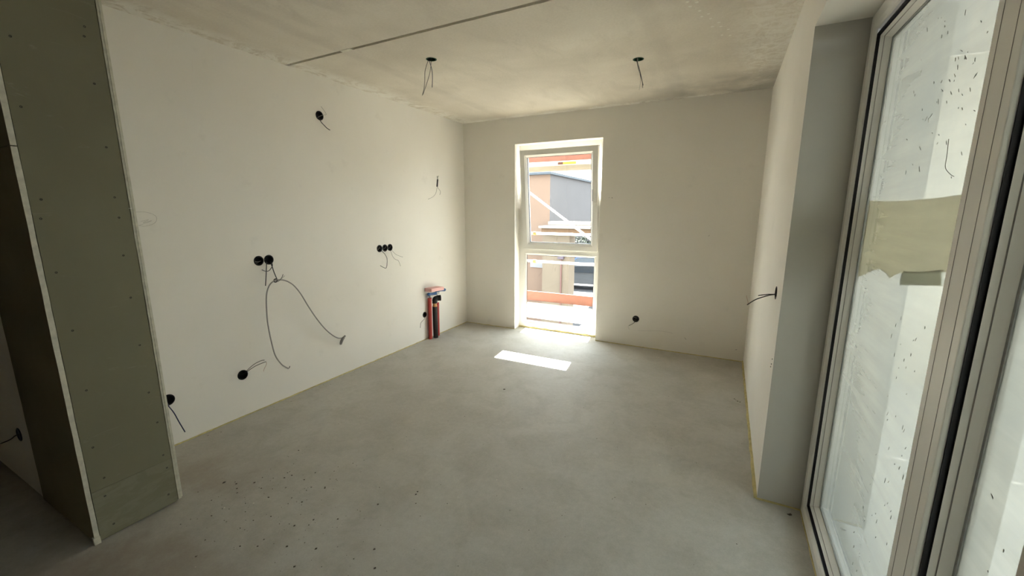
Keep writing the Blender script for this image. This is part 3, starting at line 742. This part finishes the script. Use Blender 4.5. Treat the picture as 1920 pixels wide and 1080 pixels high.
wire(j, [(.05, -2.778, 1.081), (.05, -2.751, 1.067), (.05, -2.722, 1.07), (.04, -2.687, 1.105), (-.02, -2.665, 1.127)], .0026)
wire(j, [(-.03, -2.79, 1.14), (-.01, -2.765, 1.135), (-.01, -2.742, 1.140)], .002, 'wirelight')
cb = empty('cable', (0, -2.5, .256), 'long grey cable hanging in a loop on the long wall', 'cable')
o = obj('sheath', tube(B(), [(.03, -2.641, .256), (.04, -2.7, .314), (.045, -2.746, .405), (.05, -2.767, .52), (.055, -2.781, .644), (.055, -2.781, .736), (.055, -2.773, .849), (.055, -2.76, .913), (.055, -2.734, .961), (.055, -2.698, .985), (.055, -2.659, .987), (.055, -2.625, .982), (.055, -2.578, .958), (.055, -2.533, .916), (.055, -2.486, .843), (.05, -2.428, .732), (.05, -2.368, .622), (.045, -2.286, .502), (.045, -2.216, .425), (.045, -2.152, .377), (.05, -2.098, .368)], .0048, 10, 6), M['cable'], cb, True)
obj('cable_end', tube(B(), [(.058, -2.088, .385), (.052, -2.112, .362), (.03, -2.113, .330), (.008, -2.103, .303)], .010, 10, 6, radii=[.008, .012, .013, .012, .010]), M['cable'], cb, True)
obj('knot', tube(B(), [(.050, -2.705, .985), (.064, -2.690, .976), (.060, -2.675, .990), (.046, -2.680, .998), (.050, -2.695, .99)], .0045, 8, 5), M['wire'], cb, True)
wire(cb, [(.06, -2.693, .98), (.065, -2.678, .995), (.06, -2.644, .994), (.06, -2.612, 1.014)], .002, 'wirelight', 'core_wire')
wire(cb, [(.06, -2.687, .992), (.065, -2.675, .978), (.06, -2.639, 1.001), (.05, -2.618, 1.025)], .002, 'wire', 'core_wire')
wire(cb, [(.03, -2.641, .256), (.03, -2.632, .262), (.03, -2.628, .272)], .003, 'wire', 'core_wire')
j = jbox((0, -2.976, .319), 'single black round box low on the long wall with wires bent upwards')
cup(j, (0, -2.976, .319), (1, 0, 0), M['black'])
wire(j, [(-.03, -2.96, .30), (.01, -2.955, .340), (.05, -2.92, .387), (.07, -2.878, .406), (.08, -2.852, .407)], .002)
wire(j, [(-.03, -2.97, .31), (.01, -2.952, .336), (.05, -2.902, .373), (.08, -2.842, .391)], .0022)
wire(j, [(.08, -2.842, .391), (.075, -2.838, .37), (.06, -2.852, .33), (.06, -2.858, .315)], .0012, 'wirered', lab='stripped pinkish wire end')
j = jbox((0, -3.439, .319), 'black round box half hidden by the green partition, with a dark blue wire')
cup(j, (0, -3.439, .319), (1, 0, 0), M['black'])
wire(j, [(-.02, -3.441, .308), (.03, -3.455, .297), (.05, -3.439, .243), (.07, -3.427, .176), (.08, -3.409, .102)], .0032, 'wireblue')
j = jbox((0, -1.473, 1.139), 'triple row of black round boxes on the long wall near the window')
for y in (-1.547, -1.473, -1.401): cup(j, (0, y, 1.139), (1, 0, 0), M['black'], .0335)
wire(j, [(-.02, -1.522, 1.147), (.02, -1.536, 1.115), (.04, -1.511, 1.073), (.05, -1.5, 1.021), (.05, -1.518, .945), (.045, -1.55, .950), (.04, -1.589, .974)], .0028)
wire(j, [(-.02, -1.388, 1.137), (.02, -1.41, 1.099), (.04, -1.411, 1.053), (.05, -1.388, 1.018), (.06, -1.35, .998), (.06, -1.323, .938)], .0016)
wire(j, [(-.02, -1.373, 1.136), (.02, -1.384, 1.099), (.04, -1.348, 1.058), (.06, -1.279, 1.03)], .0014)
for y in (-1.55, -1.47, -1.40): wire(j, [(-.03, y - .02, 1.12), (-.005, y, 1.135), (-.01, y + .018, 1.155)], .0016, 'wirelight')
j = jbox((0, -.894, .306), 'small black round box low beside the red pipes')
cup(j, (0, -.894, .306), (1, 0, 0), M['black'], .032)
wire(j, [(-.02, -.88, .29), (.02, -.921, .269), (.03, -.973, .251), (.04, -1.014, .237), (.04, -1.027, .182)], .0022)
j = empty('wire_connector', (0, -.58, 1.9), 'dark wire connector with thin tails hanging high near the corner', 'connector')
wire(j, [(-.02, -.545, 1.915), (.03, -.60, 1.90), (.05, -.626, 1.865)], .006, 'wirelight', 'wire_stub')
obj('connector_body', tube(B(), [(.05, -.625, 1.872), (.05, -.639, 1.790)], .009, 10, 0), M['wire'], j)
wire(j, [(.05, -.637, 1.796), (.05, -.662, 1.722), (.05, -.715, 1.676), (.05, -.809, 1.643)], .0022, 'wirelight')
wire(j, [(.05, -.635, 1.796), (.05, -.618, 1.773), (.05, -.579, 1.738), (.05, -.591, 1.701)], .0022, 'wirelight')
j = jbox((2.267, 0, .321), 'single black round box low on the end wall right of the window')
cup(j, (2.267, 0, .321), (0, -1, 0), M['black'], .034)
wire(j, [(2.257, .02, .312), (2.26, -.02, .287), (2.236, -.04, .266), (2.206, -.06, .249)], .0026)
wire(j, [(2.206, -.06, .249), (2.20, -.06, .23), (2.214, -.055, .205)], .0012, 'wirelight')
wire(j, [(2.24, .02, .33), (2.255, -.002, .338), (2.27, .01, .325)], .002, 'wirelight')
j = jbox((W, -2.043, 1.079), 'black round box on the narrow right wall with long wires reaching out')
cup(j, (W, -2.043, 1.079), (-1, 0, 0), M['black'], .032)
wire(j, [(3.37, -2.045, 1.075), (3.344, -2.048, 1.072), (3.313, -2.05, 1.069), (3.268, -2.05, 1.058)], .0026)
wire(j, [(3.37, -2.05, 1.08), (3.343, -2.055, 1.074), (3.305, -2.06, 1.061), (3.257, -2.06, 1.036), (3.22, -2.06, 1.003)], .0028)
wire(j, [(3.225, -2.06, 1.01), (3.218, -2.06, 1.035), (3.212, -2.06, 1.055)], .001, 'wirered')
j = jbox((-.215, -4.02, .322), 'navy blue box flange on the dim wall left of the green partition')
obj('box_cup', lathe(B(), (-.215, -4.019, .322), (0, -1, 0), [(0, .036), (.004, .038), (.006, .034), (.006, .03), (.002, .028), (.002, .004)], 24, False), M['navy'], j)
wire(j, [(-.215, -4.015, .322), (-.22, -4.035, .320), (-.22, -4.055, .308), (-.22, -4.09, .303), (-.22, -4.125, .305), (-.22, -4.17, .315)], .003)
j = empty('ceiling_box', (1.066, -1.987, H), 'green round ceiling box with three long hanging wires, above the sockets', 'ceiling box')
cup(j, (1.066, -1.987, H), (0, 0, -1), M['greenbox'], .0365, .045)
wire(j, [(1.045, -1.987, 2.63), (1.038, -1.987, 2.6), (1.006, -1.987, 2.532), (.999, -1.987, 2.471), (.991, -1.987, 2.418), (.97, -1.987, 2.362)], .0019)
wire(j, [(1.065, -1.982, 2.63), (1.061, -1.982, 2.597), (1.049, -1.982, 2.526), (1.016, -1.982, 2.45), (.972, -1.982, 2.37)], .0019)
wire(j, [(1.05, -1.992, 2.63), (1.048, -1.992, 2.599), (1.068, -1.992, 2.539), (1.075, -1.992, 2.479), (1.068, -1.992, 2.405)], .0022, 'wireblue')
j = empty('ceiling_box', (2.409, -1.294, H), 'green round ceiling box with a short twisted pair, nearer the right wall', 'ceiling box')
cup(j, (2.409, -1.294, H), (0, 0, -1), M['greenbox'], .0365, .045)
wire(j, [(2.395, -1.294, 2.63), (2.397, -1.294, 2.598), (2.413, -1.294, 2.534), (2.435, -1.294, 2.473), (2.454, -1.294, 2.416)], .0022)
wire(j, [(2.40, -1.29, 2.63), (2.4, -1.29, 2.597), (2.420, -1.29, 2.53), (2.444, -1.29, 2.446), (2.450, -1.29, 2.40)], .002)
wire(j, [(2.402, -1.298, 2.62), (2.41, -1.298, 2.56), (2.432, -1.298, 2.46), (2.428, -1.298, 2.385)], .0014, 'wirelight')

# ---------------------------------------------------------------- water and drain pipes by the corner
def sleeve(x, y, z0, z1, r, mat, parent, ribs=70, amp=.0012, name='sleeve', lean=0):
    prof = []; n = ribs * 2
    for i in range(n + 1):
        prof.append((z0 + (z1 - z0) * i / n, r + (amp if i % 2 else -amp)))
    prof = [(z0, r * .7)] + prof + [(z1, r * .7)]
    bm = B(); lathe(bm, (x, y, 0), (0, 0, 1), prof, 18)
    for v in bm.verts: v.co.y += lean * v.co.z
    return obj(name, bm, mat, parent, True)
rp = empty('water_pipe', (.035, -.835, 0), 'left red sleeved water pipe with a blue plug on top', 'pipe')
sleeve(.035, -.845, 0, .50, .0215, M['red'], rp, lean=.03)
obj('inner_pipe', tube(B(), [(.03, -.830, .48), (.05, -.830, .55)], .007, 10, 0), M['steel'], rp)
bm = B(); lathe(bm, (.060, -.895, .556), (.2, 1, -.05), [(0, .014), (.008, .019), (.025, .019), (.032, .013), (.105, .016), (.120, .019), (.128, .015)], 16)
obj('plug', bm, M['bluecap'], rp, True)
rp = empty('water_pipe', (.03, -.675, 0), 'right red sleeved water pipe standing behind the black drain pipe', 'pipe')
sleeve(.030, -.690, 0, .415, .0205, M['red'], rp, lean=.02)
obj('inner_pipe', tube(B(), [(.03, -.682, .40), (.03, -.682, .548)], .007, 10, 0), M['steel'], rp)
bm = B(); lathe(bm, (.045, -.725, .560), (.10, 1, -.02), [(0, .008), (.09, .010), (.14, .017), (.155, .019), (.168, .013)], 16)
obj('plug', bm, M['bluecap'], rp, True)
dp = empty('drain_pipe', (.055, -.765, 0), 'black foam-wrapped drain pipe with an open elbow between the red pipes', 'pipe')
bm = B(); lathe(bm, (.058, -.770, 0), (0, 0, 1), [(0, .022), (0, .029), (.15, .030), (.28, .029), (.385, .0285), (.387, .020)], 22)
obj('foam_wrap', bm, M['blackpipe'], dp, True)
bm = B(); lathe(bm, (.058, -.768, .380), (0, 0, 1), [(0, .023), (.004, .027), (.02, .0265), (.026, .023), (.035, .0235), (.045, .0275), (.052, .024)], 22)
obj('ring', bm, M['brass'], dp, True)
bm = B()
# collar, bulging bend and a flared open socket that looks out to the right
lathe(bm, (.058, -.768, .425), (0, 0, 1), [(0, .026), (.004, .030), (.018, .030), (.022, .027)], 20)
tube(bm, [(.058, -.770, .440), (.059, -.771, .462), (.066, -.762, .480), (.080, -.742, .487), (.098, -.722, .487)], .03, 20, 6, radii=[.027, .029, .031, .031, .030, .029], caps=False)
ax = Vector((.66, .75, 0)).normalized()
lathe(bm, Vector((.080, -.744, .487)), ax, [(0, .026), (.004, .034), (.030, .034), (.034, .036), (.040, .036), (.040, .030), (.010, .027), (.010, .001)], 24, False)
obj('elbow', bm, M['blackpipe'], dp, True)
bk = empty('pipe_bracket', (.004, -.75, .50), 'galvanised fixing plate behind the pipe plugs', 'bracket')
bm = B(); box(bm, 0, .004, -.86, -.60, .505, .555, .001); obj('plate', bm, M['steel'], bk)
for y in (-.83, -.68):
    obj('clip', box(B(), 0, .045, y - .014, y + .014, .528, .532), M['steel'], bk)
bm = B(); box(bm, .002, .105, -.878, -.640, .572, .612, .003)
for v in bm.verts: v.co.z -= (v.co.y + .885) * .06 - .012
pf = obj('foam_block', bm, M['pink'], origin=(.05, -.75, .58)); tag(pf, 'pink rigid foam block lying on the pipe plugs by the corner', 'foam block')

# ---------------------------------------------------------------- small marks and debris
bm = B()
for k in range(13):
    t = k / 12; x = 2.80 + .20 * t + .03 * math.sin(k * 2.1); y = -2.05 + .60 * t + .02 * math.cos(k * 1.7)
    lathe(bm, (x, y, H + .001), (0, 0, -1), [(0, .010 + .004 * math.sin(k)), (.0016, .008), (.0024, .003)], 9)
tag(obj('plaster_dab', bm, M['paint'], c0), 'trail of small white plaster dabs', kind='stuff')
def mark(name, pts, parent, lab, r=.0008, mat='scuff'):
    o = obj(name, tube(B(), pts, r, 5, 5), M[mat], parent); tag(o, lab); return o
mark('scuff_mark', [(-.0002 + 2.29, -.0002, .187), (2.40, -.0002, .200), (2.50, -.0002, .214), (2.60, -.0002, .216), (2.667, -.0002, .206)], wk, 'thin curved scratch low on the end wall')
mark('scuff_mark', [(2.785, -.0002, .178), (2.795, -.0002, .166), (2.803, -.0002, .158)], wk, 'short dark scratch low on the end wall', .002)
mark('scuff_mark', [(1.90, -.0002, 1.655), (1.918, -.0002, 1.655)], wk, 'small drilled mark right of the window', .0012)
mark('scuff_mark', [(1.936, -.0002, 1.654), (1.944, -.0002, 1.653)], wk, 'small drilled hole right of the window', .0035, 'wire')
mark('scuff_mark', [(2.93, -.0002, 1.26), (2.94, -.0002, 1.275)], wk, 'tiny chip on the end wall', .002)
mark('scuff_mark', [(3.27, -.0002, .12), (3.285, -.0002, .122)], wk, 'small dent near the right corner', .003)
mark('pencil_mark', [(.0002, -3.475, 1.50), (.0002, -3.40, 1.503), (.0002, -3.352, 1.478), (.0002, -3.36, 1.44), (.0002, -3.41, 1.42), (.0002, -3.45, 1.428)], wl, 'pencilled loop beside the partition', .0006)
mark('pencil_mark', [(.0002, -3.43, 1.448), (.0002, -3.39, 1.458), (.0002, -3.42, 1.440), (.0002, -3.375, 1.452), (.0002, -3.44, 1.425)], wl, 'pencilled zigzag beside the partition', .0006)
for (y, z) in ((-2.215, .765), (-2.205, .735), (-2.19, .715)):
    mark('drill_mark', [(W - .0002, y, z), (W - .0002, y - .004, z - .002)], wr, 'tiny drilled dot near the door reveal', .003, 'wire')
random.seed(5)
def crumb(bm, x, y, s_):
    c = Vector((x, y, s_ * .25)); vs = []
    for d in ((1, 0, 0), (0, 1, 0), (-1, 0, 0), (0, -1, 0)):
        vs.append(bm.verts.new(Vector((x, y, 0.0002)) + Vector(d) * s_ * random.uniform(.5, 1.1)))
    t = bm.verts.new((x + s_ * .2 * random.uniform(-1, 1), y, s_ * random.uniform(.3, .6)))
    bm.faces.new(vs)
    for k in range(4): bm.faces.new((vs[k], vs[(k + 1) % 4], t))
bm = B()
for i in range(120):
    crumb(bm, 1.28 + random.gauss(0, .32), -3.50 + random.gauss(0, .16), min(.0022 * random.paretovariate(1.7), .0075))
for i in range(50): crumb(bm, .75 + random.uniform(0, .5), -3.35 + random.gauss(0, .2), random.uniform(.002, .008))
for i in range(130): crumb(bm, random.uniform(.7, 3.3), random.uniform(-3.8, -.3), random.uniform(.0015, .004))
for i in range(40): crumb(bm, random.uniform(.02, .09), random.uniform(-3.3, -.9), random.uniform(.002, .005))
for x, y, s_ in ((1.705, -3.064, .008), (1.712, -3.085, .007), (1.758, -3.14, .006), (1.503, -1.69, .012), (1.50, -1.70, .008), (3.26, -.988, .009), (3.283, -1.021, .012), (3.30, -1.03, .009), (3.27, -1.0, .006), (.683, -3.507, .012), (3.489, -2.336, .012), (3.495, -2.33, .009)):
    crumb(bm, x, y, s_)
tag(obj('debris', bm, M['chip'], origin=(1.5, -3, 0)), 'dark crumbs of rubble scattered over the screed floor', 'debris', kind='stuff')
bm = B()
for i in range(26): crumb(bm, random.uniform(.75, 3.0), random.uniform(-3.9, -2.0), random.uniform(.0018, .005))
for x, y, s_ in ((2.847, -2.203, .010), (2.84, -2.22, .008), (2.55, -.26, .008), (2.57, -.262, .008), (.9, -3.62, .006), (1.0, -3.53, .006)): crumb(bm, x, y, s_)
tag(obj('plaster_flakes', bm, M['paint'], origin=(1.5, -3, 0)), 'pale plaster flakes scattered over the screed floor', 'flakes', kind='stuff')
